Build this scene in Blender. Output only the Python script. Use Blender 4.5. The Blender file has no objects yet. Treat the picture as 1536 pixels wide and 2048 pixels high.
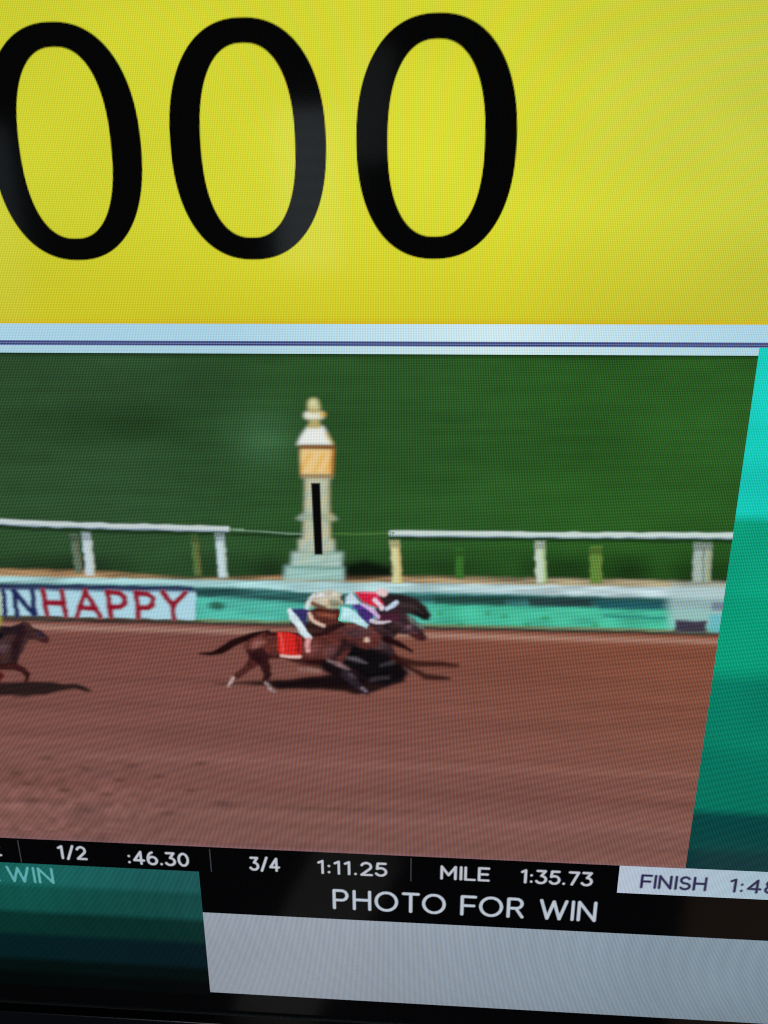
import bpy, math
import numpy as np
from mathutils import Matrix, Vector

scene = bpy.context.scene
col = scene.collection

# ------------------------------------------------------------------ camera, world, exposure
S = 0.25                                  # metres per panel unit (panel units: u to the right, v up, on the glass)
V_BASE = -1.275                           # v of the lower edge of the housing
FOCAL = 1571.25                           # pixels, for a 1536 x 2048 frame
ROT = np.array([[0.9977991097, -0.0171150791, 0.0640625530],
                [-0.0035601866, 0.9508946662, 0.3094941984],
                [-0.0662137577, -0.3090411103, 0.9487409185]])
M = Matrix(((1, 0, 0), (0, 0, -1), (0, 1, 0)))          # panel (u, v, out of the glass) -> world (x, y, z)
BASE = Vector((0.0, 0.0, 1.05))

cam = bpy.data.cameras.new('camera')
cam.sensor_fit = 'VERTICAL'
cam.sensor_height = 24.0
cam.sensor_width = 18.0
cam.lens = 24.0 * FOCAL / 2048.0
cam.clip_start = 0.01
cam.clip_end = 50.0
cam_o = bpy.data.objects.new('camera', cam)
col.objects.link(cam_o)
cam_rot = M @ Matrix([list(r) for r in ROT])
cam_o.matrix_world = cam_rot.to_4x4()
cam_o.location = BASE + Vector((0.0, -S, -V_BASE * S))
cam.dof.use_dof = True
cam.dof.focus_distance = 0.262
cam.dof.aperture_fstop = 16.0
scene.camera = cam_o

world = bpy.data.worlds.new('World')
scene.world = world
world.use_nodes = True
world.node_tree.nodes['Background'].inputs[0].default_value = (0.6, 0.7, 1.0, 1)
world.node_tree.nodes['Background'].inputs[1].default_value = 0.004

scene.view_settings.view_transform = 'Standard'
scene.view_settings.look = 'None'
scene.view_settings.exposure = 0.0
scene.view_settings.gamma = 1.0
scene.view_settings.use_curve_mapping = False
scene.render.engine = 'CYCLES'
scene.cycles.max_bounces = 3
scene.cycles.transparent_max_bounces = 48
scene.cycles.pixel_filter_type = 'BLACKMAN_HARRIS'
scene.cycles.filter_width = 1.0
scene.cycles.use_denoising = False


def area_lamp(name, u, v, w, su, sv, radiance, color, turn=0.0):
    """A rectangular lamp in front of the screen, seen only as a faint reflection in it."""
    l = bpy.data.lights.new(name, 'AREA')
    l.shape = 'RECTANGLE'
    l.size, l.size_y = su, sv
    l.energy = radiance * math.pi * su * sv
    l.color = color
    o = bpy.data.objects.new(name, l)
    col.objects.link(o)
    o.location = BASE + Vector((u * S, -w * S, (v - V_BASE) * S))
    o.rotation_euler = (math.radians(90), math.radians(turn), 0)
    return o




# a window with slatted blinds and dimmer lamps of the room behind the viewer, plus an added rim lamp
WIN = (0.80, 0.92, 1.0)
for k in range(10):
    area_lamp('window_blind_light', -0.94, 0.93 - 0.112 * k, 5.0, 0.45 * S, 0.062 * S, 0.62, WIN)
area_lamp('window_light', -0.94, 0.46, 5.02, 0.50 * S, 1.02 * S, 0.32, WIN)
area_lamp('side_window_light', -0.50, 1.00, 5.0, 0.34 * S, 0.72 * S, 0.20, (0.85, 0.95, 1.0))
area_lamp('far_window_light', -4.6, 0.20, 5.0, 3.0 * S, 1.40 * S, 0.34, (0.72, 0.88, 1.0))
area_lamp('hall_light', -1.12, -6.40, 5.0, 0.80 * S, 2.6 * S, 0.13, (1.0, 1.0, 0.92), 24)
area_lamp('added_rim_light', -1.4, -11.5, 5.0, 2.6 * S, 5.0 * S, 0.95, (0.95, 0.98, 1.0))  # added lamp, only there to brighten the lower bezel rim
area_lamp('warm_hall_light', 3.60, -6.30, 5.0, 2.4 * S, 2.4 * S, 0.13, (1.0, 0.66, 0.42))
area_lamp('ceiling_light', 1.60, 0.98, 5.0, 1.2 * S, 0.8 * S, 0.22, (1.0, 0.98, 0.9))
area_lamp('spot_light', 1.22, 0.88, 5.0, 0.40 * S, 0.07 * S, 2.2, (1.0, 0.98, 0.9), -12)

# ------------------------------------------------------------------ helpers
PITCH = 0.00206 * S                       # one display pixel


def lin(c):
    c = np.asarray(c, float) / 255.0
    return np.where(c <= 0.04045, c / 12.92, ((c + 0.055) / 1.055) ** 2.4)


def panel(px, py):
    """Where a point measured on the photograph lies on the glass (u, v)."""
    px, py = np.asarray(px, float), np.asarray(py, float)
    d = np.stack([px - 768.0, 1024.0 - py, np.full(px.shape, -FOCAL)], -1) @ ROT.T
    return d[..., 0] / -d[..., 2], d[..., 1] / -d[..., 2]


def photo(u, v):
    """The inverse of panel()."""
    d = np.stack([np.asarray(u, float), np.asarray(v, float), np.full(np.shape(u), -1.0)], -1) @ ROT
    return 768.0 + FOCAL * d[..., 0] / -d[..., 2], 1024.0 - FOCAL * d[..., 1] / -d[..., 2]


_rng = np.random.default_rng(7)


def value_noise(x, y, sx, sy, seed):
    g = np.random.default_rng(seed).random((257, 257))
    a, b = np.asarray(x) / sx, np.asarray(y) / sy
    i, j = np.floor(a).astype(int), np.floor(b).astype(int)
    fa, fb = a - i, b - j
    fa, fb = fa * fa * (3 - 2 * fa), fb * fb * (3 - 2 * fb)
    i, j = i % 256, j % 256
    return ((g[i, j] * (1 - fa) + g[i + 1, j] * fa) * (1 - fb) + (g[i, j + 1] * (1 - fa) + g[i + 1, j + 1] * fa) * fb) * 2 - 1


def gauss(a, s, wide=1.0):
    for ax in (0, 1):
        q = s * (wide if ax else 1.0)
        r = int(math.ceil(3 * q))
        k = np.exp(-0.5 * (np.arange(-r, r + 1) / q) ** 2)
        k /= k.sum()
        pad = [(0, 0)] * a.ndim
        pad[ax] = (r, r)
        p = np.pad(a, pad, mode='edge')
        n = a.shape[ax]
        a = sum(k[i] * (p[i:i + n] if ax == 0 else p[:, i:i + n]) for i in range(2 * r + 1))
    return a


# ------------------------------------------------------------------ materials
root = bpy.data.objects.new('display_screen', None)
col.objects.link(root)
root.location = BASE


def pixel_material(name, gloss=0.5, amp_c=0.44, amp_r=0.30, rough=0.085):
    """Lit display pixels behind glass: the picture colour times the panel's own grid of rows and sub-pixel columns."""
    m = bpy.data.materials.new(name)
    m.use_nodes = True
    nt = m.node_tree
    nd, lk = nt.nodes, nt.links
    p = nd['Principled BSDF']
    p.inputs['Base Color'].default_value = (0.004, 0.004, 0.004, 1)
    p.inputs['Roughness'].default_value = rough
    p.inputs['Specular IOR Level'].default_value = gloss
    p.inputs['Emission Strength'].default_value = 1.0
    att = nd.new('ShaderNodeAttribute')
    att.attribute_name = 'picture'
    tc = nd.new('ShaderNodeTexCoord')
    tc.object = root
    sep = nd.new('ShaderNodeSeparateXYZ')
    lk.new(tc.outputs['Object'], sep.inputs[0])

    def math_node(op, a, b=None):
        n = nd.new('ShaderNodeMath')
        n.operation = op
        for k, x in enumerate((a, b)):
            if x is None:
                continue
            if isinstance(x, (int, float)):
                n.inputs[k].default_value = x
            else:
                lk.new(x, n.inputs[k])
        return n.outputs[0]

    def wave(coord, phase, amp):
        t = math_node('MULTIPLY', coord, 2 * math.pi / PITCH)
        t = math_node('ADD', t, phase * 2 * math.pi)
        t = math_node('COSINE', t)
        t = math_node('MULTIPLY', t, amp)
        t = math_node('MULTIPLY', t, fill)
        return math_node('ADD', t, 1.0)
    # a brightly lit pixel spreads over the dark gaps beside it
    bw = nd.new('ShaderNodeRGBToBW')
    lk.new(att.outputs['Color'], bw.inputs[0])
    fill = math_node('MAXIMUM', math_node('SUBTRACT', 0.95, math_node('MULTIPLY', bw.outputs[0], 1.15)), 0.30)
    comb = nd.new('ShaderNodeCombineColor')
    for k, ph in enumerate((0.15, 0.0, -0.15)):
        lk.new(wave(sep.outputs['X'], ph, amp_c), comb.inputs[k])
    row = wave(sep.outputs['Z'], 0.0, amp_r)
    mix = nd.new('ShaderNodeVectorMath')
    mix.operation = 'MULTIPLY'
    lk.new(att.outputs['Color'], mix.inputs[0])
    lk.new(comb.outputs[0], mix.inputs[1])
    mix2 = nd.new('ShaderNodeVectorMath')
    mix2.operation = 'SCALE'
    lk.new(mix.outputs[0], mix2.inputs[0])
    lk.new(row, mix2.inputs['Scale'])
    lk.new(mix2.outputs[0], p.inputs['Emission Color'])
    lk.new(att.outputs['Alpha'], p.inputs['Alpha'])
    return m


PIX = pixel_material('lit_pixels')


def plastic(name, color, rough, spec=0.5, noise=0.25):
    m = bpy.data.materials.new(name)
    m.use_nodes = True
    nt = m.node_tree
    p = nt.nodes['Principled BSDF']
    p.inputs['Specular IOR Level'].default_value = spec
    n = nt.nodes.new('ShaderNodeTexNoise')
    n.inputs['Scale'].default_value = 900
    r = nt.nodes.new('ShaderNodeValToRGB')
    r.color_ramp.elements[0].color = tuple(c * (1 - noise) for c in color) + (1,)
    r.color_ramp.elements[1].color = tuple(c * (1 + noise) for c in color) + (1,)
    nt.links.new(n.outputs[0], r.inputs[0])
    nt.links.new(r.outputs[0], p.inputs['Base Color'])
    p.inputs['Roughness'].default_value = rough
    return m


# ------------------------------------------------------------------ building blocks
LAYER = 0.00006                           # metres between picture layers


def link(name, verts, faces, mat, parent, rgba=None, label=None):
    me = bpy.data.meshes.new(name)
    me.from_pydata(verts, [], faces)
    if rgba is not None:
        a = me.color_attributes.new('picture', 'FLOAT_COLOR', 'POINT')
        a.data.foreach_set('color', np.asarray(rgba, np.float32).ravel())
    me.materials.append(mat)
    me.update()
    o = bpy.data.objects.new(name, me)
    col.objects.link(o)
    o.parent = parent
    if label:
        o['label'] = label
    return o


def to_local(u, v, layer):
    return np.stack([u * S, np.full(np.shape(u), -layer * LAYER), (v - V_BASE) * S], -1)


def grid_mesh(name, U, V, rgba, layer, parent, label=None, keep=None):
    h, w = U.shape
    idx = np.arange(h * w).reshape(h, w)
    quads = np.stack([idx[1:, :-1], idx[1:, 1:], idx[:-1, 1:], idx[:-1, :-1]], -1).reshape(-1, 4)
    if keep is None:
        keep = rgba[..., 3] > 0.02
    k = (keep[1:, :-1] | keep[1:, 1:] | keep[:-1, 1:] | keep[:-1, :-1]).ravel()
    quads = quads[k]
    used = np.unique(quads)
    remap = np.full(h * w, -1)
    remap[used] = np.arange(len(used))
    co = to_local(U, V, layer).reshape(-1, 3)[used]
    return link(name, co.tolist(), remap[quads].tolist(), PIX, parent, rgba.reshape(-1, 4)[used], label)


def sheet(name, u0, u1, v0, v1, nu, nv, color, layer, parent, label=None):
    """A rectangle of picture; color(px, py) gives sRGB 0..255 (an array or one colour)."""
    U, V = np.meshgrid(np.linspace(u0, u1, nu), np.linspace(v1, v0, nv))
    px, py = photo(U, V)
    c = color(px, py, U, V) if callable(color) else np.broadcast_to(np.array(color, float), U.shape + (3,))
    rgba = np.concatenate([lin(np.clip(c, 0, 255)), np.ones(U.shape + (1,))], -1)
    return grid_mesh(name, U, V, rgba, layer, parent, label)


class Paint:
    """A small picture: strokes and shapes with soft edges, laid over one another, then built as a mesh."""

    def __init__(self, x0, y0, x1, y1, step=2.0, flip=False):
        nx, ny = int(round((x1 - x0) / step)) + 1, int(round((y1 - y0) / step)) + 1
        xs, ys = x0 + step * np.arange(nx), y0 + step * np.arange(ny)
        if flip:
            ys = ys[::-1]
        self.X, self.Y = np.meshgrid(xs, ys)
        self.X0, self.Y0 = self.X, self.Y
        if step > 1:                                   # the broadcast's compression leaves no outline quite straight
            self.X = self.X + 1.7 * value_noise(self.X0 + 700, self.Y0 + 700, 15, 8, 71)
            self.Y = self.Y + 1.1 * value_noise(self.X0 + 700, self.Y0 + 700, 22, 9, 72)
        self.step = step
        self.rgb = np.zeros(self.X.shape + (3,))
        self.a = np.zeros(self.X.shape)

    def lay(self, mask, color, fill_only=False):
        color = np.asarray(color, float)
        if fill_only:
            mask = mask * self.a
            out = self.a
        else:
            out = mask + self.a * (1 - mask)
        c = self.rgb * (self.a * (1 - mask) if not fill_only else (self.a - mask))[..., None] + color * mask[..., None]
        self.rgb = np.where(out[..., None] > 1e-6, c / np.maximum(out, 1e-6)[..., None], self.rgb)
        self.a = out
        return self

    def edge(self, d, soft):
        return np.clip(0.5 - d / (2 * soft), 0, 1)

    def seg(self, p, q, r0, r1):
        px, py = self.X - p[0], self.Y - p[1]
        bx, by = q[0] - p[0], q[1] - p[1]
        t = np.clip((px * bx + py * by) / max(bx * bx + by * by, 1e-9), 0, 1)
        return np.hypot(px - bx * t, py - by * t) - (r0 + (r1 - r0) * t)

    def stroke(self, pts, color, soft=2.0, op=1.0, fill_only=False):
        """pts: (x, y, radius)"""
        d = None
        for p, q in zip(pts[:-1], pts[1:]):
            e = self.seg(p, q, p[2], q[2])
            d = e if d is None else np.minimum(d, e)
        m = self.edge(d, soft)
        m = m * m * (3 - 2 * m)
        return self.lay(m * op, color, fill_only)

    def poly(self, pts, color, soft=2.0, op=1.0, fill_only=False):
        P = np.array(pts, float)
        inside = np.zeros(self.X.shape, bool)
        d = np.full(self.X.shape, 1e9)
        n = len(P)
        for i in range(n):
            p, q = P[i], P[(i + 1) % n]
            d = np.minimum(d, self.seg(p, q, 0, 0))
            c = (p[1] > self.Y) != (q[1] > self.Y)
            with np.errstate(divide='ignore', invalid='ignore'):
                xi = (q[0] - p[0]) * (self.Y - p[1]) / (q[1] - p[1]) + p[0]
            inside ^= c & (self.X < xi)
        m = self.edge(np.where(inside, -d, d), soft)
        m = m * m * (3 - 2 * m)
        return self.lay(m * op, color, fill_only)

    def blob(self, x, y, rx, ry, color, soft=0.5, op=1.0, fill_only=True, ang=0.0):
        a = math.radians(ang)
        dx, dy = self.X - x, self.Y - y
        ex, ey = dx * math.cos(a) + dy * math.sin(a), -dx * math.sin(a) + dy * math.cos(a)
        m = np.clip((1 - np.hypot(ex / rx, ey / ry)) / soft + 0.5 * 0, 0, 1)
        m = m * m * (3 - 2 * m)
        return self.lay(m * op, color, fill_only)

    def soften(self, s):
        k = s / self.step
        pre = np.concatenate([self.rgb * self.a[..., None], self.a[..., None]], -1)
        pre = gauss(pre, k * 0.9, 1.5)
        self.a = pre[..., 3]
        self.rgb = np.where(self.a[..., None] > 1e-4, pre[..., :3] / np.maximum(self.a, 1e-4)[..., None], self.rgb)
        return self

    def grain(self, amount, sx, sy, seed):
        n = value_noise(self.X + 500, self.Y + 500, sx, sy, seed)
        self.rgb = np.clip(self.rgb * (1 + amount * n[..., None]), 0, 255)
        return self

    def build(self, name, layer, parent, label=None, right=None):
        U, V = panel(self.X0, self.Y0)
        if right is not None:
            U = np.minimum(U, right)
        rgba = np.concatenate([lin(np.clip(self.rgb, 0, 255)), self.a[..., None]], -1)
        return grid_mesh(name, U, V, rgba, layer, parent, label)

    def build_flat(self, name, layer, parent, label=None):
        """For pictures drawn straight in panel units."""
        rgba = np.concatenate([lin(np.clip(self.rgb, 0, 255)), self.a[..., None]], -1)
        return grid_mesh(name, self.X0, self.Y0, rgba, layer, parent, label)


# ------------------------------------------------------------------ lettering (strokes, cap height 1)
def arc(cx, cy, rx, ry, a0, a1, n=14):
    return [(cx + rx * math.cos(math.radians(a0 + (a1 - a0) * i / n)), cy + ry * math.sin(math.radians(a0 + (a1 - a0) * i / n))) for i in range(n + 1)]


GLYPH = {  # name: (advance width, [polylines])
    'P': (0.66, [[(0, 0), (0, 1)], [(0, 1), (0.33, 1)] + arc(0.33, 0.73, 0.25, 0.27, 90, -90) + [(0, 0.46)]]),
    'R': (0.70, [[(0, 0), (0, 1)], [(0, 1), (0.34, 1)] + arc(0.34, 0.74, 0.25, 0.26, 90, -90) + [(0, 0.48)], [(0.34, 0.46), (0.62, 0)]]),
    'H': (0.74, [[(0, 0), (0, 1)], [(0.7, 0), (0.7, 1)], [(0, 0.52), (0.7, 0.52)]]),
    'O': (0.98, [arc(0.46, 0.5, 0.46, 0.5, 0, 360, 40)]),
    'T': (0.66, [[(0, 1), (0.66, 1)], [(0.33, 1), (0.33, 0)]]),
    'F': (0.58, [[(0, 0), (0, 1)], [(0, 1), (0.58, 1)], [(0, 0.5), (0.52, 0.5)]]),
    'E': (0.60, [[(0, 0), (0, 1)], [(0, 1), (0.56, 1)], [(0, 0.5), (0.5, 0.5)], [(0, 0), (0.56, 0)]]),
    'L': (0.56, [[(0, 1), (0, 0)], [(0, 0), (0.54, 0)]]),
    'W': (1.12, [[(0, 1), (0.28, 0)], [(0.28, 0), (0.55, 0.96)], [(0.55, 0.96), (0.82, 0)], [(0.82, 0), (1.1, 1)]]),
    'I': (0.04, [[(0.02, 0), (0.02, 1)]]),
    'N': (0.76, [[(0, 0), (0, 1)], [(0, 1), (0.7, 0)], [(0.7, 0), (0.7, 1)]]),
    'M': (0.88, [[(0, 0), (0, 1)], [(0, 1), (0.41, 0.3)], [(0.41, 0.3), (0.82, 1)], [(0.82, 1), (0.82, 0)]]),
    'S': (0.62, [arc(0.3, 0.745, 0.27, 0.255, 30, 255, 18) + arc(0.3, 0.245, 0.29, 0.245, 80, -150, 18)]),
    '0': (0.66, [arc(0.3, 0.5, 0.3, 0.5, 0, 360, 36)]),
    '1': (0.34, [[(0.0, 0.86), (0.22, 1.0)], [(0.22, 1), (0.22, 0)]]),
    '2': (0.60, [arc(0.27, 0.7, 0.27, 0.3, 160, -20, 14) + [(0.46, 0.5), (0, 0)], [(0, 0), (0.58, 0)]]),
    '3': (0.60, [[(0.03, 1), (0.52, 1)], [(0.52, 1), (0.27, 0.6)], arc(0.25, 0.3, 0.31, 0.3, 85, -150, 18)]),
    '4': (0.68, [[(0.46, 0), (0.46, 1)], [(0.46, 1), (0, 0.28)], [(0, 0.28), (0.64, 0.28)]]),
    '5': (0.60, [[(0.52, 1), (0.08, 1)], [(0.08, 1), (0.05, 0.56)], [(0.05, 0.56)] + arc(0.25, 0.31, 0.3, 0.31, 110, -150, 18)]),
    '6': (0.64, [arc(0.3, 0.31, 0.29, 0.31, 0, 360, 26), arc(0.36, 0.42, 0.36, 0.58, 100, 185, 12)]),
    '7': (0.56, [[(0, 1), (0.54, 1)], [(0.54, 1), (0.16, 0)]]),
    '8': (0.64, [arc(0.29, 0.75, 0.25, 0.25, 0, 360, 24), arc(0.29, 0.26, 0.3, 0.26, 0, 360, 26)]),
    '/': (0.44, [[(0.0, -0.06), (0.4, 1.06)]]),
    ':': (0.10, [[(0.0, 0.08), (0.0, 0.09)], [(0.0, 0.60), (0.0, 0.61)]]),
    '.': (0.10, [[(0.0, 0.03), (0.0, 0.04)]]),
    ' ': (0.24, []),
}


def lettering(name, text, u0, u1, v0, v1, color, parent, layer, weight=0.15, gap=0.2, soft=0.0008, label=None):
    h = (v1 - v0)
    t = weight * 0.5
    hh = h * (1 - 2 * t * 0.9)
    base = v0 + h * t * 0.9
    pen, segs = 0.0, []
    for ch in text:
        w, lines = GLYPH[ch]
        for L in lines:
            L = [(pen + x, y) for x, y in L]
            segs += list(zip(L[:-1], L[1:]))
        pen += w + gap
    xs = [p[0] for s in segs for p in s]
    lo, hi = min(xs), max(xs)
    half = t * h
    k = (u1 - u0 - 2 * half) / max(hi - lo, 1e-6) if u1 is not None else hh
    X = lambda x: u0 + half + (x - lo) * k
    Y = lambda y: base + y * hh
    st = PITCH / S * 0.6
    p = Paint(u0 - 4 * st, v0 - 5 * st, X(hi) + half + 4 * st, v1 + 5 * st, st, flip=True)
    d = np.full(p.X.shape, 1e9)
    for a, b in segs:
        d = np.minimum(d, p.seg((X(a[0]), Y(a[1])), (X(b[0]), Y(b[1])), half, half))
    p.lay(p.edge(d, soft), color)
    return p.build_flat(name, layer, parent, label)


# ------------------------------------------------------------------ the screen: housing and bezel
root['label'] = 'glossy black flat screen showing a yellow panel of zeros above a horse race broadcast'
root['category'] = 'screen'

U_L, U_R = -1.70, 2.24                    # lit area
V_B, V_T = -1.2375, 0.975
BEZ = 0.030

black_gloss = plastic('black_gloss_plastic', (0.006, 0.006, 0.0065), 0.12)
edge_gloss = plastic('lightened_bezel_edge', (0.45, 0.46, 0.48), 0.32)  # pale metal colour put on so the rim shows as a highlight
edge_gloss.node_tree.nodes['Principled BSDF'].inputs['Metallic'].default_value = 1.0
lip_mat = plastic('grey_lip_plastic', (0.42, 0.42, 0.42), 0.5)
housing_mat = plastic('matt_black_plastic', (0.012, 0.012, 0.012), 0.5)


def ring(name, profile, mat, label=None):
    """A frame swept round the lit area; profile: (outwards, towards the viewer) in panel units."""
    verts, faces = [], []
    n = len(profile)
    for (cu, su) in (((U_L, V_B), (-1, -1)), ((U_R, V_B), (1, -1)), ((U_R, V_T), (1, 1)), ((U_L, V_T), (-1, 1))):
        for o, w in profile:
            verts.append(((cu[0] + su[0] * o) * S, -w * S, (cu[1] + su[1] * o - V_BASE) * S))
    for c in range(4):
        d = (c + 1) % 4
        for i in range(n - 1):
            faces.append((c * n + i, d * n + i, d * n + i + 1, c * n + i + 1))
    o = link(name, verts, faces, mat, root, None, label)
    for f in o.data.polygons:
        f.use_smooth = False
    return o


ring('bezel_lip', [(0.0006, 0.0), (0.0006, 0.0045), (0.0014, 0.0047)], lip_mat, 'thin grey lip where the bezel meets the glass')
ring('bezel', [(0.0015, 0.0046), (0.0222, 0.0046)], black_gloss)
ring('bezel_rim', [(0.0223, 0.0047), (0.0242, 0.00453), (0.0250, 0.0036)], edge_gloss, 'thin pale edge along the bezel, lightened to show a highlight')
ring('housing', [(0.0251, 0.0028), (0.0300, -0.002), (0.0360, -0.012), (0.0375, -0.03), (0.0375, -0.16), (-0.2, -0.2), (-0.95, -0.2)], housing_mat)

# ------------------------------------------------------------------ the lit picture: interface
BLACK = (4, 4, 5)
YEL_B = -0.0802
VID_T, VID_B, VID_R = -0.1171, -0.8897, 0.3914
VID_L = VID_R - (VID_T - VID_B) * 16 / 9


def steps(v, table, soft=0.005):
    """Bands of colour, soft where they meet: table of (v below which it applies, colour)."""
    out = np.broadcast_to(np.array(table[0][1], float), v.shape + (3,)).copy()
    for lim, c in table[1:]:
        k = np.clip((lim - v) / soft + 0.5, 0, 1)[..., None]
        out = out * (1 - k) + np.array(c, float) * k
    return out


def backdrop_color(px, py, U, V):
    c = steps(V, [(9, (28, 205, 190)), (-0.20, (24, 198, 182)), (-0.3217, (14, 158, 124)), (-0.44, (12, 150, 116)),
                  (-0.5563, (10, 122, 98)), (-0.68, (9, 112, 92)), (-0.79, (9, 66, 64)), (-0.86, (8, 52, 56)), (-0.95, (4, 20, 24)), (-1.05, (4, 4, 5))])
    return c * (1 + 0.05 * value_noise(px + 900, py + 900, 90, 60, 3))[..., None]


backdrop = sheet('background_panel', U_L, U_R, V_B, V_T, 90, 160, backdrop_color, 0, root, 'teal background of the display fading to black downwards')


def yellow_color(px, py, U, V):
    r = np.hypot((px - 850) / 1000, (py - 330) / 700)  # lens and viewing-angle falloff painted into the yellow, dimmer towards the edges
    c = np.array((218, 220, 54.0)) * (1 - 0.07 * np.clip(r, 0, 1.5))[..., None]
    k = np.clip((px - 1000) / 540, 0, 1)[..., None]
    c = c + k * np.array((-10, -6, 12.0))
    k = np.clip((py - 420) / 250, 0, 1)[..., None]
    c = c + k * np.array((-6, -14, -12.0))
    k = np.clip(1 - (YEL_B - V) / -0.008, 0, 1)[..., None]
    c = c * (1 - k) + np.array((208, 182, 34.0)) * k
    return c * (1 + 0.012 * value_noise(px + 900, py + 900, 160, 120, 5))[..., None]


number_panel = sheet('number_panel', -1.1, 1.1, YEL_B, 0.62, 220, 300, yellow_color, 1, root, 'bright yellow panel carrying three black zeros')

ST = PITCH / S
for k, (cu, lab) in enumerate(((-0.4475, 'black zero cut by the left edge of the picture'), (-0.2265, 'black zero in the middle of the three'), (-0.0055, 'black zero furthest right on the yellow'))):
    p = Paint(cu - 0.098, 0.1265 - 0.136, cu + 0.098, 0.1265 + 0.136, ST * 0.6, flip=True)
    dx, dy = np.abs(p.X - cu), np.abs(p.Y - 0.1265)

    def sup(a, b, n):
        f = ((dx / a) ** n + (dy / b) ** n) ** (1 / n)
        return (f - 1) * min(a, b)
    d = np.maximum(sup(0.0928, 0.1298, 2.28), -sup(0.0562, 0.1042, 2.35))
    p.lay(p.edge(d, 0.0005), (5, 5, 5))
    p.build_flat('digit', 2, number_panel, lab)


def strip_color(px, py, U, V):
    k = np.clip(np.abs(px - 1000) / 560, 0, 1)[..., None]
    return np.array((206, 232, 238.0)) * (1 - k) + np.array((168, 208, 226.0)) * k


band = sheet('divider_band', -1.1, 1.1, -0.1013, YEL_B, 120, 6, strip_color, 1, root, 'pale blue band under the yellow panel')


def line_color(px, py, U, V):
    k = np.exp(-((V + 0.1030) / 0.0009) ** 2) + np.exp(-((V + 0.1058) / 0.0009) ** 2)
    k = np.clip(k, 0, 1)[..., None]
    return np.array((48, 56, 104.0)) * k + np.array((118, 134, 178.0)) * (1 - k)


sheet('divider_line', -1.1, 1.1, -0.1075, -0.1013, 60, 25, line_color, 1, root, 'thin navy line under the pale blue band')
sheet('picture_border', VID_L, VID_R, VID_T, -0.1075, 120, 6, lambda px, py, U, V: strip_color(px, py, U, V) * np.array((1, .99, .98)), 1, root, 'narrow pale border along the top of the race picture')

timing = sheet('timing_bar', -1.1, 0.2930, -0.9420, VID_B, 60, 10, BLACK, 1, root, 'black bar of white sectional times')


def finish_color(px, py, U, V):
    k = np.clip((px - 1240) / 300, 0, 1)[..., None]
    return np.array((178, 190, 206.0)) * (1 - k) + np.array((160, 186, 200.0)) * k


finish_box = sheet('finish_box', 0.2930, 1.1, -0.9420, VID_B, 60, 10, finish_color, 1, root, 'pale box with the finish time in dark letters')
caption = sheet('caption_bar', -0.3679, 1.1, -1.0219, -0.9420, 60, 10, BLACK, 1, root, 'black bar with the photo for win caption')


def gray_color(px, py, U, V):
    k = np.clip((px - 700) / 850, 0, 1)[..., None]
    c = np.array((150, 159, 171.0)) * (1 - k) + np.array((128, 148, 162.0)) * k  # dimming from the oblique view is painted into this grey
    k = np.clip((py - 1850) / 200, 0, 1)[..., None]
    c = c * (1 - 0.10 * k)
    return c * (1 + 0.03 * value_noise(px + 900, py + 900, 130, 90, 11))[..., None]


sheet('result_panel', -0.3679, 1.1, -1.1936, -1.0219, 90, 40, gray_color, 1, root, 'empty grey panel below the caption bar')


def lower_color(px, py, U, V):
    c = steps(V, [(9, (24, 96, 90)), (-0.9835, (16, 78, 70)), (-1.0388, (8, 48, 42)), (-1.0869, (5, 30, 34)), (-1.1416, (3, 16, 14)), (-1.170, (3, 8, 7))], 0.012)
    k = np.clip((px - 60) / 340, 0, 1)[..., None]
    c = c * (1 - k) + (c * np.array((1.25, 0.94, 0.98)) + np.array((2, 0, 1))) * k
    return c * (1 + 0.06 * value_noise(px + 900, py + 900, 120, 70, 17))[..., None]


lower = sheet('lower_teal_panel', -1.1, -0.3679, -1.2, -0.9392, 90, 80, lower_color, 2, root, 'dark teal panel fading to black below the times')

WHITE = (188, 192, 202)
for t, u0, u1 in (('2', -0.722, -0.6925), ('1/2', -0.598, -0.5495), (':46.30', -0.4825, -0.3822), ('3/4', -0.2848, -0.2352), ('1:11.25', -0.1752, -0.0645),
                  ('MILE', 0.0190, 0.0962), ('1:35.73', 0.1438, 0.2546)):
    v = -0.9318 if u0 > -0.4 else (-0.9304 if u0 > -0.55 else -0.9265)
    lettering('timing_text', t, u0, u1, v, v + 0.0268, WHITE, timing, 3, weight=0.155, gap=0.25)
for u in (-0.6620, -0.3472, -0.0273):
    sheet('separator', u - 0.0009, u + 0.0009, -0.9385, -0.8935, 3, 12, (58, 60, 66), 2, timing)
for t, u0, u1 in (('FINISH', 0.3265, 0.4270), ('1:48', 0.4605, 0.5335)):
    lettering('finish_text', t, u0, u1, -0.9308, -0.9042, (44, 38, 78), finish_box, 3, weight=0.17, gap=0.25)
lettering('caption_text', 'PHOTO FOR WIN', -0.1524, 0.2650, -1.0010, -0.9612, (184, 194, 206), caption, 3, weight=0.128, gap=0.25)
lettering('panel_text', 'WIN', -0.6905, -0.6115, -0.9780, -0.9460, (94, 172, 174), lower, 3, weight=0.135, gap=0.25)
lettering('panel_text', 'R', -0.7250, -0.7030, -0.9775, -0.9455, (94, 172, 174), lower, 3, weight=0.135, gap=0.25)

# ------------------------------------------------------------------ the lit picture: the race
race = bpy.data.objects.new('race_picture', None)
col.objects.link(race)
race.parent = root
race['label'] = 'broadcast picture of horses racing past a finish post'


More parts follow.
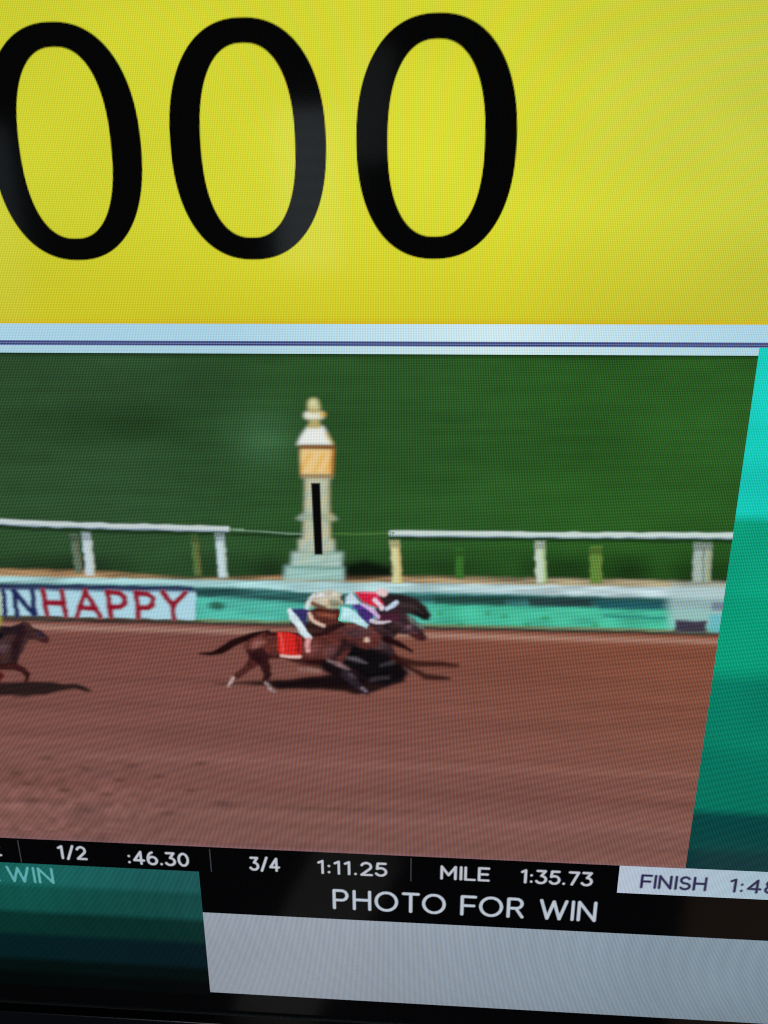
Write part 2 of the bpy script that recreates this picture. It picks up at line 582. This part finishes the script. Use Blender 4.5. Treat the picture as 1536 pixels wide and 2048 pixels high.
def hedge_color(px, py, U, V):
    n = value_noise(px + 900, py + 900, 190, 60, 21) * 0.55 + value_noise(px + 900, py + 900, 120, 12, 22) * 0.35 + value_noise(px + 900, py + 900, 30, 18, 24) * 0.2
    k = np.clip((px - 250) / 900, 0, 1)[..., None]
    c = np.array((44, 75, 44.0)) * (1 - k) + np.array((42, 88, 34.0)) * k
    c = c * (1 + 0.11 * n)[..., None]
    g = np.exp(-((px - 530) / 70) ** 2 - ((py - 880) / 60) ** 2)[..., None]
    c = c + g * np.array((16, 22, 22.0))
    g = np.exp(-((px - 250) / 160) ** 2 - ((py - 850) / 40) ** 2)[..., None]
    c = c - g * np.array((8, 10, 8.0))
    k = np.clip((py - 1095) / 40, 0, 1)[..., None] * (0.55 + 0.4 * value_noise(px + 900, py * 0 + 5, 60, 20, 23))[..., None]
    c = c * (1 - 0.45 * np.clip(k, 0, 1))
    k = np.clip(1 - (VID_T - V) / 0.006, 0, 1)[..., None]
    return c * (1 - 0.35 * k)


sheet('hedge', VID_L, VID_R, -0.49, VID_T, 300, 160, hedge_color, 2, race, 'dark green hedge behind the rails')


def track_color(px, py, U, V):
    top = 1243 + px * 0.0215
    k = np.clip((py - top) / 420, 0, 1)[..., None]
    c = np.array((118, 72, 64.0)) * (1 - k) + np.array((122, 84, 79.0)) * k
    r = np.clip((px - 500) / 900, 0, 1)[..., None] * (1 - 0.75 * k)
    c = c + r * np.array((10, 3, -8.0))
    b = np.exp(-((py - top - 9) / 7.0) ** 2)[..., None]
    c = c * (1 - 0.55 * b) + np.array((184, 152, 136.0)) * 0.55 * b
    n = 0.55 * value_noise(px + 900, py - 0.03 * px + 900, 320, 13, 31) + 0.4 * value_noise(px + 900, py - 0.03 * px + 900, 140, 6, 32) + 0.2 * value_noise(px + 900, py + 900, 26, 14, 33)
    c = c * (1 + 0.065 * n)[..., None]
    f = np.clip((py - 1500) / 80, 0, 1) * np.clip((420 - px) / 200, 0, 1)
    c = c * (1 + 0.09 * f * value_noise(px + 900, py + 900, 16, 10, 34))[..., None]
    for hx, hy, hr in ((96, 1517, 9), (169, 1535, 8), (401, 1526, 9), (264, 1531, 10), (319, 1553, 8), (55, 1567, 9), (64, 1599, 9), (173, 1619, 14),
                       (337, 1626, 12), (450, 1608, 12), (130, 1580, 8), (215, 1588, 9), (30, 1545, 8), (240, 1560, 7), (380, 1580, 8)):
        c = c * (1 - 0.17 * np.exp(-((px - hx) / (hr * 1.5)) ** 2 - ((py - hy) / (hr * 0.5)) ** 2))[..., None]
    c = c * (1 - 0.10 * np.exp(-((px - 690) / 220) ** 2 - ((py - 1618 - (px - 690) * 0.03) / 4) ** 2))[..., None]
    # the far edge of the raked lanes
    for y0, a in ((1530, 6), (1585, -5), (1640, 5)):
        c = c + (a * np.exp(-((py - y0 - (px - 768) * 0.035) / 9) ** 2))[..., None]
    k = np.clip(1 - (V - VID_B) / 0.007, 0, 1)[..., None]
    return c * (1 - k * 0.25) + np.array((150, 120, 150.0)) * k * 0.25


sheet('track', VID_L, VID_R, VID_B, -0.480, 380, 260, track_color, 3, race, 'reddish brown dirt track')

R = VID_R
# barrier along the track: pale capping, dark shade, teal boards
p = Paint(-60, 1110, 1500, 1275, 2.0)
X, Y = p.X, p.Y


def base_y(x):
    return 1234 + x * 0.0215


c = np.zeros(X.shape + (3,))
capt = 1145 + 0.0165 * X                  # top of the pale capping
rel = Y - capt
ease = lambda a, b, t: np.array(a, float) * (1 - t) + np.array(b, float) * t
tan = np.array((150, 118, 84.0)) + np.clip((X - 700) / 400, 0, 1)[..., None] * np.array((2, 22, 28.0))
c = tan * (1 + 0.28 * value_noise(X + 900, Y + 900, 60, 5, 41))[..., None]
k = np.clip((rel - 4) / 5, 0, 1)[..., None]
pale = np.array((160, 202, 204.0)) + np.clip((X - 500) / 600, 0, 1)[..., None] * np.array((24, 4, 6.0))
c = c * (1 - k) + pale * (1 + 0.12 * value_noise(X + 900, Y + 900, 50, 6, 42))[..., None] * k
cap_h = 17 + np.clip((X - 300) / 900, 0, 1) * 8 + 7 * np.exp(-((X - 660) / 110) ** 2)
k = np.clip((rel - cap_h) / 7, 0, 1)[..., None]
shade = np.array((46, 94, 92.0)) * (1 + 0.35 * value_noise(X + 900, Y + 900, 90, 8, 43))[..., None]
c = c * (1 - k) + shade * k
k = np.clip((rel - cap_h - 21) / 8, 0, 1)[..., None]
teal = np.array((80, 182, 164.0)) * (1 + 0.09 * value_noise(X + 900, Y + 900, 40, 12, 44))[..., None]
k2 = np.clip((X - 830) / 60, 0, 1)[..., None]
teal = teal * (1 - k2) + np.array((70, 182, 150.0)) * (1 + 0.10 * value_noise(X + 900, Y + 900, 46, 14, 45))[..., None] * k2
c = c * (1 - k) + teal * k
bot = base_y(X)
k = np.clip((Y - bot + 7) / 4, 0, 1)[..., None]
c = c * (1 - k) + np.array((110, 130, 96.0)) * k
k = np.clip((Y - bot + 1) / 4, 0, 1)[..., None]
c = c * (1 - k) + np.array((46, 50, 44.0)) * k
p.rgb = c
upper = 1133 + 0.018 * X + 12 * np.clip(1 - np.abs(X - 400) / 250, 0, 1)
p.a = np.clip((Y - upper) / 8, 0, 1) * np.clip((bot + 8 - Y) / 5, 0, 1)
p.blob(433, 1211, 26, 13, (34, 76, 62), 0.8, 0.8)
p.poly([(1055, 1196), (1180, 1198), (1180, 1212), (1060, 1211)], (34, 52, 50), 5, 0.8, True)
p.poly([(1190, 1199), (1325, 1204), (1335, 1217), (1200, 1216)], (30, 84, 92), 5, 0.85, True)
p.poly([(870, 1192), (1010, 1194), (1010, 1208), (870, 1207)], (30, 62, 52), 5, 0.7, True)
p.stroke([(1210, 1232, 2), (1330, 1236, 2)], (34, 110, 108), 3, 0.7, True)
for x, y, s in ((1010, 1232, 12), (1090, 1236, 14), (920, 1248, 12), (1054, 1249, 12), (1190, 1250, 12), (880, 1226, 10), (975, 1226, 9)):
    p.blob(x, y, s, 7, (52, 130, 80), 0.8, 0.45)
p.poly([(1345, 1166), (1470, 1166), (1460, 1258), (1340, 1254), (1332, 1205)], (166, 192, 194), 16, 0.8, True)
p.poly([(1352, 1240), (1412, 1242), (1410, 1264), (1350, 1262)], (58, 50, 66), 4, 0.95, True)
p.poly([(1424, 1204), (1470, 1206), (1466, 1222), (1424, 1220)], (110, 124, 140), 4, 0.9, True)
p.poly([(1418, 1228), (1470, 1228), (1466, 1268), (1418, 1264)], (96, 180, 190), 4, 0.8, True)
p.soften(1.6)
p.build('barrier', 4, race, 'teal track barrier with a pale capping and grey end block', R)

# advertising banner on the barrier and its letters
p = Paint(-60, 1160, 410, 1260, 2.0)
p.poly([(-60, 1166), (385, 1172), (393, 1186), (390, 1240), (-60, 1229)], (168, 208, 222), 3)
p.poly([(-60, 1164), (390, 1170), (390, 1182), (-60, 1177)], (30, 38, 70), 6, 0.95, True)
p.stroke([(-60, 1233, 2.5), (100, 1235, 3), (200, 1239, 3.5), (330, 1241, 2.5), (400, 1242, 1)], (58, 34, 36), 3, 0.9)
p.soften(1.4)
banner = p.build('banner', 5, race, 'white advertising banner fixed to the barrier')
RED, NAVY = (138, 22, 42), (28, 34, 84)
for nm, lines, cl in (
        ('U', [[(-30, 1180), (-26, 1222), (-14, 1229), (-2, 1224), (-4, 1180)]], (196, 184, 52)),
        ('N', [[(7, 1180), (12, 1228)], [(29, 1181), (35, 1229)], [(29, 1181), (69, 1228)], [(65, 1180), (71, 1228)]], NAVY),
        ('H', [[(87, 1180), (95, 1230)], [(125, 1182), (133, 1231)], [(91, 1204), (129, 1206)]], RED),
        ('A', [[(171, 1181), (155, 1231)], [(171, 1181), (201, 1232)], [(161, 1214), (191, 1216)]], RED),
        ('P', [[(216, 1183), (223, 1233)], [(216, 1184), (240, 1186), (251, 1194), (250, 1206), (240, 1213), (222, 1214)]], RED),
        ('P', [[(272, 1184), (278, 1234)], [(272, 1185), (296, 1187), (307, 1196), (306, 1208), (296, 1215), (278, 1215)]], RED),
        ('Y', [[(325, 1184), (347, 1209)], [(371, 1185), (347, 1209)], [(347, 1209), (348, 1236)]], RED)):
    xs = [q[0] for L in lines for q in L]
    p = Paint(min(xs) - 14, 1168, max(xs) + 14, 1246, 1.5)
    for L in lines:
        p.stroke([(x, y, 5.3) for x, y in L], cl, 2.2)
    p.soften(1.7)
    o = p.build('banner_letter', 6, race, 'banner letter ' + nm + (' in red' if cl == RED else ' in navy' if cl == NAVY else ' in yellow'))

# rails and their posts
for pts, cl, lab in (([(-60, 1039), (0, 1043), (110, 1048), (230, 1052), (455, 1057)], (194, 206, 206), 'white top rail left of the finish post'),
                     ([(782, 1066), (900, 1067), (1100, 1069), (1300, 1070), (1500, 1071)], (198, 214, 208), 'white top rail right of the finish post')):
    p = Paint(pts[0][0] - 12, 1024, pts[-1][0] + 14, 1090, 2.0)
    p.stroke([(x, y + 11, 3) for x, y in pts], (20, 34, 22), 3, 0.75)
    p.stroke([(x, y, 5.5) for x, y in pts], cl, 2.2)
    p.stroke([(x, y + 5, 1.5) for x, y in pts], (120, 140, 170), 2, 0.7)
    p.soften(1.2)
    p.build('rail', 5, race, lab, R)
p = Paint(455, 1045, 790, 1085, 2.0)
p.stroke([(462, 1058, 2), (486, 1060, 3)], (116, 150, 120), 2)
p.stroke([(486, 1061, 1.4), (540, 1064, 1.6), (606, 1068, 2)], (120, 150, 132), 2, 0.8)
p.stroke([(660, 1067, 1.4), (720, 1067, 1.2), (784, 1066, 1.2)], (84, 130, 62), 2, 0.7)
p.stroke([(462, 1067, 2.5), (600, 1074, 2.5)], (14, 30, 18), 3, 0.6)
p.soften(1)
p.build('cable', 5, race, 'thin cable strung between the two white rails')
for (x0, y0, x1, y1, w, cl, side) in (
        (148, 1067, 160, 1146, 8, (92, 112, 94), (104, 96, 70)), (173, 1064, 182, 1150, 9, (188, 206, 214), (190, 196, 170)),
        (389, 1068, 396, 1150, 7, (82, 112, 62), (120, 90, 50)), (440, 1066, 447, 1154, 9, (190, 212, 218), (170, 190, 170)),
        (790, 1079, 795, 1166, 9.5, (208, 206, 156), (206, 176, 100)), (919, 1096, 920, 1156, 8, (52, 108, 42), (60, 100, 40)),
        (1080, 1082, 1082, 1166, 10, (192, 208, 190), (150, 190, 100)), (1191, 1092, 1192, 1166, 12, (94, 132, 56), (110, 130, 60)),
        (1405, 1084, 1402, 1164, 18, (160, 178, 168), (150, 150, 96))):
    p = Paint(min(x0, x1) - w - 12, y0 - 10, max(x0, x1) + w + 14, y1 + 12, 1.5)
    p.poly([(x0 - w, y0), (x0 + w, y0), (x1 + w, y1), (x1 - w, y1)], cl, 3)
    p.stroke([(x0 + w * .75, y0 + 8, 2), (x1 + w * .75, y1, 3)], side, 3, 0.8, True)
    p.poly([(x0 - w, y0 + 3), (x0 + w, y0 + 3), (x0 + w, y0 + 16), (x0 - w, y0 + 16)], tuple(.62 * q for q in cl), 3, 0.6, True)
    if w == 18:
        p.stroke([(x0 + 2, y0 + 12, 1.5), (x1 + 3, y1, 1.5)], (88, 104, 84), 2, 0.8, True)
    p.soften(1.5)
    p.build('rail_post', 5, race, None, R)

# finish post
p = Paint(540, 780, 800, 1190, 1.5)
p.X, p.Y = p.X0 * 0.7 + p.X * 0.3, p.Y0 * 0.7 + p.Y * 0.3
CREAM = (206, 204, 166)
p.poly([(575, 1132), (600, 1058), (672, 1058), (690, 1132), (690, 1162), (556, 1162)], (96, 124, 108), 6, 0.0)
p.poly([(688, 1130), (730, 1120), (786, 1134), (782, 1154), (690, 1158)], (10, 18, 10), 8, 0.95)
p.poly([(611, 955), (658, 955), (659, 1030), (663, 1100), (605, 1100), (609, 1030)], (184, 188, 162), 4)
p.poly([(606, 1026), (664, 1026), (676, 1038), (664, 1042), (606, 1042), (592, 1036)], (150, 168, 150), 3, 0.9)
p.poly([(598, 1078), (668, 1078), (670, 1108), (597, 1108)], (176, 188, 172), 4)
p.poly([(585, 1104), (685, 1104), (684, 1136), (582, 1136)], (172, 196, 186), 6)
p.poly([(571, 1132), (689, 1134), (690, 1160), (568, 1161)], (158, 196, 190), 7)
p.stroke([(586, 1134, 2), (684, 1135, 2)], (84, 120, 108), 3, 0.7, True)
p.stroke([(598, 1103, 1.6), (670, 1103, 1.6)], (110, 140, 120), 3, 0.6, True)
for y0 in (1112, 1128, 1144, 1160):
    p.stroke([(570, y0 + 8, 2), (686, y0 - 10, 3)], (106, 160, 150), 5, 0.4, True)
for i in range(9):
    y0 = 972 + i * 17
    p.stroke([(604, y0 + 14, 2), (620, y0 - 6, 2)], (132, 164, 154) if i % 2 else (200, 180, 128), 4, 0.5, True)
    p.stroke([(646, y0 + 16, 2), (662, y0 - 4, 2)], (196, 172, 112) if i % 2 else (140, 164, 148), 4, 0.5, True)
p.stroke([(660, 970, 2.5), (664, 1080, 2.5)], (196, 166, 92), 3, 0.8, True)
p.stroke([(606, 952, 4), (662, 953, 4)], (168, 162, 132), 3)
p.poly([(601, 897), (668, 898), (666, 948), (602, 948)], (228, 196, 136), 2.5)
for x0 in (606, 634, 656):
    p.stroke([(x0 - 4, 942, 2), (x0 + 14, 908, 2.5)], (222, 158, 52), 4, 0.75, True)
p.stroke([(666, 900, 3), (664, 946, 3)], (188, 106, 32), 3, 0.9, True)
p.stroke([(601, 951, 1.6), (666, 952, 1.6)], (128, 84, 46), 2, 0.8)
p.poly([(616, 852), (646, 852), (656, 868), (667, 889), (594, 889), (604, 868)], (226, 230, 226), 3)
p.stroke([(652, 866, 2), (666, 888, 2.5)], (206, 166, 80), 3, 0.8, True)
p.stroke([(602, 893, 1.8), (669, 894, 1.8)], (140, 62, 30), 2, 0.95)
p.poly([(620, 838), (638, 838), (642, 856), (616, 856)], (176, 164, 108), 3)
p.stroke([(616, 830, 8), (641, 830, 8)], (222, 224, 208), 3)
p.stroke([(644, 829, 5), (648, 829, 4)], (206, 160, 70), 3, 0.8)
p.stroke([(627, 807, 11), (628, 815, 12)], (196, 194, 138), 4)
p.blob(626, 806, 8, 8, (220, 218, 190), 0.8, 0.8)
p.stroke([(614, 821, 1.5), (642, 821, 1.5)], (140, 106, 50), 2, 0.7, True)
p.soften(2.5)
p.X, p.Y = p.X0, p.Y0
p.poly([(623, 966), (640, 966), (645, 1108), (630, 1108)], (8, 8, 8), 2.5)
p.build('finish_post', 6, race, 'cream ornate finish post with a black vertical stripe')

# shadows on the dirt
p = Paint(400, 1330, 860, 1405, 2.0)
p.poly([(428, 1365), (480, 1363), (530, 1360), (575, 1357), (640, 1350), (690, 1340), (800, 1345), (812, 1360), (780, 1370), (742, 1386), (716, 1389), (690, 1383), (640, 1377), (585, 1378), (560, 1378), (530, 1370)], (34, 20, 20), 4)
p.stroke([(560, 1368, 7), (640, 1363, 10), (720, 1362, 12)], (18, 10, 12), 8, 0.8, True)
p.soften(2)
p.build('horse_shadow', 7, race, 'dark shadow under the leading horses')
p = Paint(-40, 1345, 205, 1410, 2.0)
p.poly([(-40, 1364), (0, 1364), (60, 1361), (100, 1362), (128, 1367), (150, 1366), (170, 1371), (186, 1380), (176, 1383), (150, 1376), (120, 1380), (94, 1387), (50, 1392), (30, 1390), (-40, 1389)], (40, 27, 26), 3)
p.stroke([(30, 1392, 3), (60, 1391, 2)], (70, 46, 46), 3, 0.7)
p.soften(1.6)
p.build('horse_shadow', 7, race, 'shadow of the trailing horse')

# far horse: dark, its head foremost
p = Paint(730, 1170, 880, 1300, 1.5)
p.poly([(752, 1196), (777, 1186), (806, 1188), (836, 1197), (852, 1212), (862, 1230), (859, 1240), (848, 1240), (836, 1234), (816, 1228), (800, 1240), (760, 1260), (750, 1230)], (44, 34, 36), 3)
p.blob(842, 1226, 24, 14, (18, 18, 20), 0.7, 0.9, True, 35)
p.blob(800, 1196, 40, 8, (30, 26, 30), 0.8, 0.7, True, 8)
p.blob(786, 1220, 30, 14, (58, 34, 44), 0.8, 0.6)
p.stroke([(790, 1206, 3), (826, 1212, 4), (846, 1226, 2)], (74, 58, 60), 4, 0.6, True)
p.soften(1.6)
p.build('horse', 8, race, 'far dark horse whose head leads against the teal barrier', R)

# second horse
p = Paint(640, 1205, 935, 1385, 1.5)
p.poly([(720, 1250), (760, 1236), (778, 1228), (812, 1226), (828, 1236), (846, 1256), (855, 1274), (848, 1282), (834, 1280), (816, 1267), (796, 1266), (780, 1284), (796, 1312), (816, 1345), (806, 1357), (777, 1368), (738, 1362), (700, 1337), (668, 1314), (694, 1276)], (56, 38, 42), 3)
p.poly([(668, 1314), (699, 1277), (722, 1290), (777, 1306), (790, 1315), (818, 1347), (806, 1357), (777, 1370), (738, 1363), (700, 1337)], (12, 10, 13), 9, 0.95)
p.blob(760, 1288, 26, 14, (86, 66, 68), 0.9, 0.7)
p.stroke([(782, 1240, 4), (806, 1250, 4), (832, 1264, 3)], (84, 62, 70), 4, 0.6, True)
p.stroke([(770, 1252, 4), (790, 1262, 4)], (26, 18, 22), 4, 0.7, True)
p.blob(836, 1274, 22, 11, (72, 28, 30), 0.7, 0.9, True, 32)
p.blob(818, 1252, 10, 6, (116, 88, 106), 0.8, 0.8)
p.poly([(814, 1234), (826, 1233), (840, 1247), (848, 1256), (838, 1255), (822, 1244)], (112, 140, 130), 3, 0.7)
p.stroke([(772, 1277, 7), (795, 1285, 7), (811, 1293, 5), (823, 1302, 3)], (32, 14, 16), 3)
p.stroke([(788, 1316, 9), (812, 1322, 7.5), (836, 1326, 6.5), (880, 1327, 5.5), (914, 1329, 3)], (44, 17, 16), 4, 0.88)
p.stroke([(802, 1325, 4), (832, 1341, 5), (850, 1352, 6), (880, 1355, 5.5), (898, 1356, 3)], (40, 16, 16), 4, 0.88)
p.stroke([(808, 1334, 2), (828, 1346, 2)], (104, 84, 84), 3, 0.8)
p.stroke([(690, 1313, 3), (712, 1317, 4), (732, 1324, 2)], (110, 104, 114), 4, 0.85, True)
p.stroke([(762, 1330, 3), (786, 1324, 4)], (74, 70, 78), 4, 0.7, True)
p.stroke([(742, 1358, 3), (775, 1353, 4)], (76, 64, 72), 5, 0.7, True)
p.blob(800, 1340, 22, 14, (14, 10, 12), 0.8, 0.8)
p.soften(1.6)
p.grain(0.18, 12, 6, 61)
p.build('horse', 9, race, 'black horse in the middle with its forelegs stretched out', R)

# near bay horse
p = Paint(385, 1225, 775, 1400, 1.5)
BAY = (88, 44, 40)
DARK = (30, 12, 13)
p.stroke([(398, 1306, 1.5), (424, 1305, 4), (443, 1300, 7), (462, 1288, 8), (486, 1277, 7.5), (514, 1268, 6.5), (536, 1263, 6)], DARK, 2.5)
p.stroke([(512, 1303, 17), (508, 1321, 11), (493, 1337, 7.5), (477, 1349, 6)], (74, 36, 34), 3)
p.stroke([(478, 1347, 5.5), (466, 1356, 4.5), (460, 1366, 4)], (70, 36, 34), 3)
p.stroke([(467, 1354, 3.5), (463, 1361, 3.5), (459, 1369, 3)], (184, 158, 154), 2.5)
p.poly([(488, 1290), (500, 1276), (528, 1262), (560, 1260), (600, 1264), (640, 1262), (664, 1250), (690, 1243), (726, 1244), (748, 1254), (762, 1270), (758, 1290), (735, 1296), (704, 1290), (694, 1312), (684, 1324), (660, 1332), (622, 1327), (585, 1318), (560, 1314), (540, 1316), (518, 1322), (496, 1308)], BAY, 3)
p.stroke([(520, 1310, 15), (530, 1328, 11), (536, 1345, 8), (532, 1362, 6)], (44, 20, 22), 3)
p.stroke([(533, 1364, 4), (540, 1373, 3.5), (550, 1381, 3)], (150, 128, 126), 2.5)
p.blob(515, 1286, 26, 14, (160, 104, 96), 0.9, 0.85, True, -25)
p.blob(540, 1294, 18, 16, (124, 58, 46), 0.9, 0.6)
p.blob(628, 1298, 26, 20, (120, 70, 64), 0.9, 0.7)
p.stroke([(500, 1305, 6), (520, 1318, 8), (540, 1312, 6)], (44, 18, 20), 5, 0.8, True)
p.stroke([(534, 1264, 4), (560, 1264, 5), (600, 1268, 5), (640, 1266, 4)], (44, 14, 16), 4, 0.9, True)
p.stroke([(556, 1313, 4), (590, 1321, 5), (625, 1324, 6), (655, 1324, 6)], (38, 12, 14), 4, 0.9, True)
p.blob(664, 1302, 32, 22, (98, 66, 66), 0.9, 0.8)
p.stroke([(690, 1282, 5), (676, 1306, 6), (664, 1322, 5)], (34, 18, 20), 6, 0.75, True)
p.blob(715, 1264, 42, 16, (74, 50, 56), 0.8, 0.9)
p.stroke([(680, 1254, 3), (716, 1250, 4), (748, 1262, 3)], (98, 66, 64), 5, 0.6, True)
p.blob(700, 1290, 26, 14, (36, 24, 28), 0.8, 0.8)
p.stroke([(650, 1258, 4), (690, 1247, 3)], (44, 22, 26), 4, 0.7, True)
p.stroke([(575, 1316, 3), (600, 1324, 3), (640, 1332, 3)], (36, 12, 14), 4, 0.8)
# forelegs
p.stroke([(655, 1330, 13), (684, 1342, 14), (706, 1352, 11)], (20, 13, 17), 5)
p.stroke([(655, 1319, 3), (676, 1326, 5), (698, 1338, 3)], (132, 106, 110), 3.5, 0.9)
p.stroke([(690, 1346, 9), (706, 1360, 8), (722, 1374, 5), (736, 1387, 3)], (42, 34, 42), 4)
p.blob(706, 1350, 16, 8, (84, 70, 82), 0.9, 0.7, True, 30)
p.stroke([(724, 1375, 3.5), (732, 1381, 3)], (128, 110, 126), 3, 0.9)
p.stroke([(600, 1337, 3), (640, 1340, 4)], (142, 112, 104), 4, 0.6)
p.blob(734, 1278, 11, 8, (232, 206, 184), 0.7, 0.95)
p.soften(1.4)
p.grain(0.14, 10, 7, 62)
p.build('horse', 10, race, 'bay horse nearest the viewer with white socks')

# its saddle cloth
p = Paint(545, 1250, 630, 1325, 1.5)
p.poly([(556, 1261), (582, 1264), (602, 1272), (604, 1300), (600, 1311), (562, 1308), (556, 1296)], (204, 40, 36), 3)
p.stroke([(562, 1264, 2.5), (566, 1300, 2.5)], (226, 92, 84), 3, 0.8, True)
p.stroke([(595, 1276, 4), (598, 1300, 4)], (120, 24, 24), 4, 0.8, True)
p.stroke([(563, 1309, 3), (580, 1312, 3.5), (600, 1311, 3)], (216, 178, 172), 2.5)
p.soften(0.9)
p.build('saddle_cloth', 11, race, 'red saddle cloth with a white lower edge')

# jockeys: the near rider in cream and navy, the far one in red and purple
p = Paint(560, 1160, 710, 1310, 1.5)
p.poly([(580, 1246), (612, 1240), (650, 1240), (684, 1232), (690, 1250), (652, 1268), (622, 1268), (600, 1258)], (38, 18, 20), 4, 0.9)
p.poly([(614, 1220), (636, 1211), (672, 1213), (690, 1222), (688, 1238), (662, 1250), (640, 1248), (616, 1238)], (84, 42, 36), 3.5)
p.stroke([(636, 1226, 4), (668, 1230, 5)], (148, 82, 60), 4, 0.75, True)
p.stroke([(630, 1218, 3), (676, 1218, 3)], (54, 26, 24), 4, 0.8, True)
p.poly([(614, 1206), (620, 1192), (636, 1182), (662, 1178), (682, 1184), (688, 1198), (690, 1210), (668, 1215), (650, 1212), (636, 1206), (622, 1212)], (192, 184, 164), 6)
p.blob(688, 1194, 10, 9, (34, 42, 38), 0.9, 0.9, False)
p.stroke([(652, 1184, 3), (676, 1188, 4)], (206, 206, 190), 5, 0.6, True)
p.blob(672, 1206, 24, 11, (112, 116, 92), 0.9, 0.9)
p.blob(640, 1189, 20, 9, (220, 222, 224), 0.9, 0.9)
p.stroke([(612, 1222, 3), (617, 1204, 3.5), (628, 1188, 3)], (206, 216, 222), 3, 0.9)
p.stroke([(626, 1205, 3.5), (634, 1209, 4), (650, 1214, 3)], (104, 60, 38), 3, 0.9)
p.stroke([(652, 1202, 3), (658, 1211, 3)], (214, 180, 140), 4, 0.7, True)
p.poly([(584, 1216), (604, 1214), (617, 1218), (615, 1236), (612, 1250), (600, 1240)], (52, 46, 98), 3)
p.stroke([(619, 1226, 4), (628, 1240, 4), (648, 1250, 4)], (214, 186, 168), 3, 0.95)
p.stroke([(580, 1220, 5), (592, 1241, 7.5), (606, 1259, 7.5), (618, 1273, 5.5)], (210, 228, 234), 3)
p.stroke([(617, 1277, 5), (614, 1287, 5), (616, 1300, 4)], (214, 150, 148), 3, 0.95)
p.soften(0.9)
p.grain(0.08, 9, 6, 64)
p.build('jockey', 12, race, 'near jockey in a cream cap with navy breeches and white boots')
p = Paint(665, 1160, 815, 1265, 1.5)
p.poly([(706, 1206), (726, 1208), (748, 1222), (746, 1240), (736, 1246), (718, 1230)], (66, 44, 112), 3)
p.poly([(756, 1226), (800, 1226), (796, 1240), (760, 1242)], (72, 28, 50), 4, 0.8)
p.poly([(708, 1181), (728, 1182), (752, 1183), (766, 1204), (768, 1212), (756, 1214), (744, 1210), (724, 1200)], (204, 34, 66), 3)
p.stroke([(722, 1183, 2.5), (748, 1184, 3)], (222, 120, 136), 3, 0.8)
p.stroke([(758, 1182, 7), (768, 1184, 8)], (226, 196, 198), 3.5)
p.poly([(692, 1206), (692, 1192), (702, 1184), (712, 1194), (722, 1204), (712, 1208)], (196, 216, 228), 3)
p.stroke([(750, 1198, 5), (764, 1214, 5)], (222, 206, 220), 3)
p.stroke([(774, 1216, 3.5), (784, 1210, 4), (793, 1203, 4)], (192, 206, 228), 3)
p.stroke([(725, 1208, 4), (744, 1218, 4.5), (757, 1232, 4)], (206, 172, 214), 3)
p.stroke([(706, 1214, 3), (722, 1214, 3)], (96, 60, 170), 4, 0.7)
p.poly([(686, 1212), (702, 1216), (720, 1231), (738, 1247), (733, 1255), (704, 1241), (682, 1237)], (186, 226, 232), 3)
p.stroke([(742, 1238, 3.5), (752, 1242, 3.5), (768, 1243, 3), (780, 1241, 2)], (206, 196, 206), 3, 0.95)
p.soften(0.9)
p.grain(0.06, 9, 6, 65)
p.build('jockey', 12, race, 'far jockey in red and purple silks with white sleeves')

# trailing horse at the edge of the picture
p = Paint(-60, 1225, 125, 1380, 1.5)
p.poly([(-60, 1252), (0, 1250), (24, 1252), (40, 1246), (48, 1240), (60, 1244), (70, 1254), (87, 1261), (98, 1274), (97, 1286), (87, 1285), (72, 1278), (58, 1279), (52, 1290), (42, 1310), (35, 1328), (20, 1336), (-60, 1340)], (60, 38, 38), 3)
p.poly([(0, 1246), (22, 1254), (44, 1244), (50, 1252), (36, 1266), (14, 1268), (0, 1264)], (32, 22, 30), 4, 0.8, True)
p.stroke([(48, 1262, 8), (34, 1286, 9), (30, 1316, 7)], (34, 18, 24), 5, 0.85, True)
p.blob(6, 1292, 24, 20, (84, 64, 72), 0.9, 0.8)
p.blob(2, 1270, 10, 9, (14, 14, 22), 0.7, 0.9)
p.stroke([(78, 1264, 3), (87, 1268, 2.5)], (44, 34, 66), 3, 0.8, True)
p.blob(92, 1280, 10, 7, (72, 26, 28), 0.8, 0.8)
p.stroke([(-10, 1334, 6), (30, 1331, 7), (48, 1338, 6), (57, 1348, 5.5), (54, 1360, 4.5)], (54, 24, 24), 3)
p.stroke([(-10, 1340, 5), (5, 1350, 5), (-4, 1366, 4)], (84, 30, 26), 3)
p.soften(0.9)
p.grain(0.14, 10, 8, 63)
p.build('horse', 8, race, 'dark brown horse trailing at the left edge')
p = Paint(-70, 1180, 20, 1275, 2.0)
p.poly([(-60, 1200), (-30, 1188), (-8, 1196), (2, 1216), (4, 1246), (-10, 1262), (-50, 1256)], (150, 150, 60), 4)
p.soften(2)
p.build('jockey', 9, race, 'jockey on the trailing horse, cut off by the left edge')
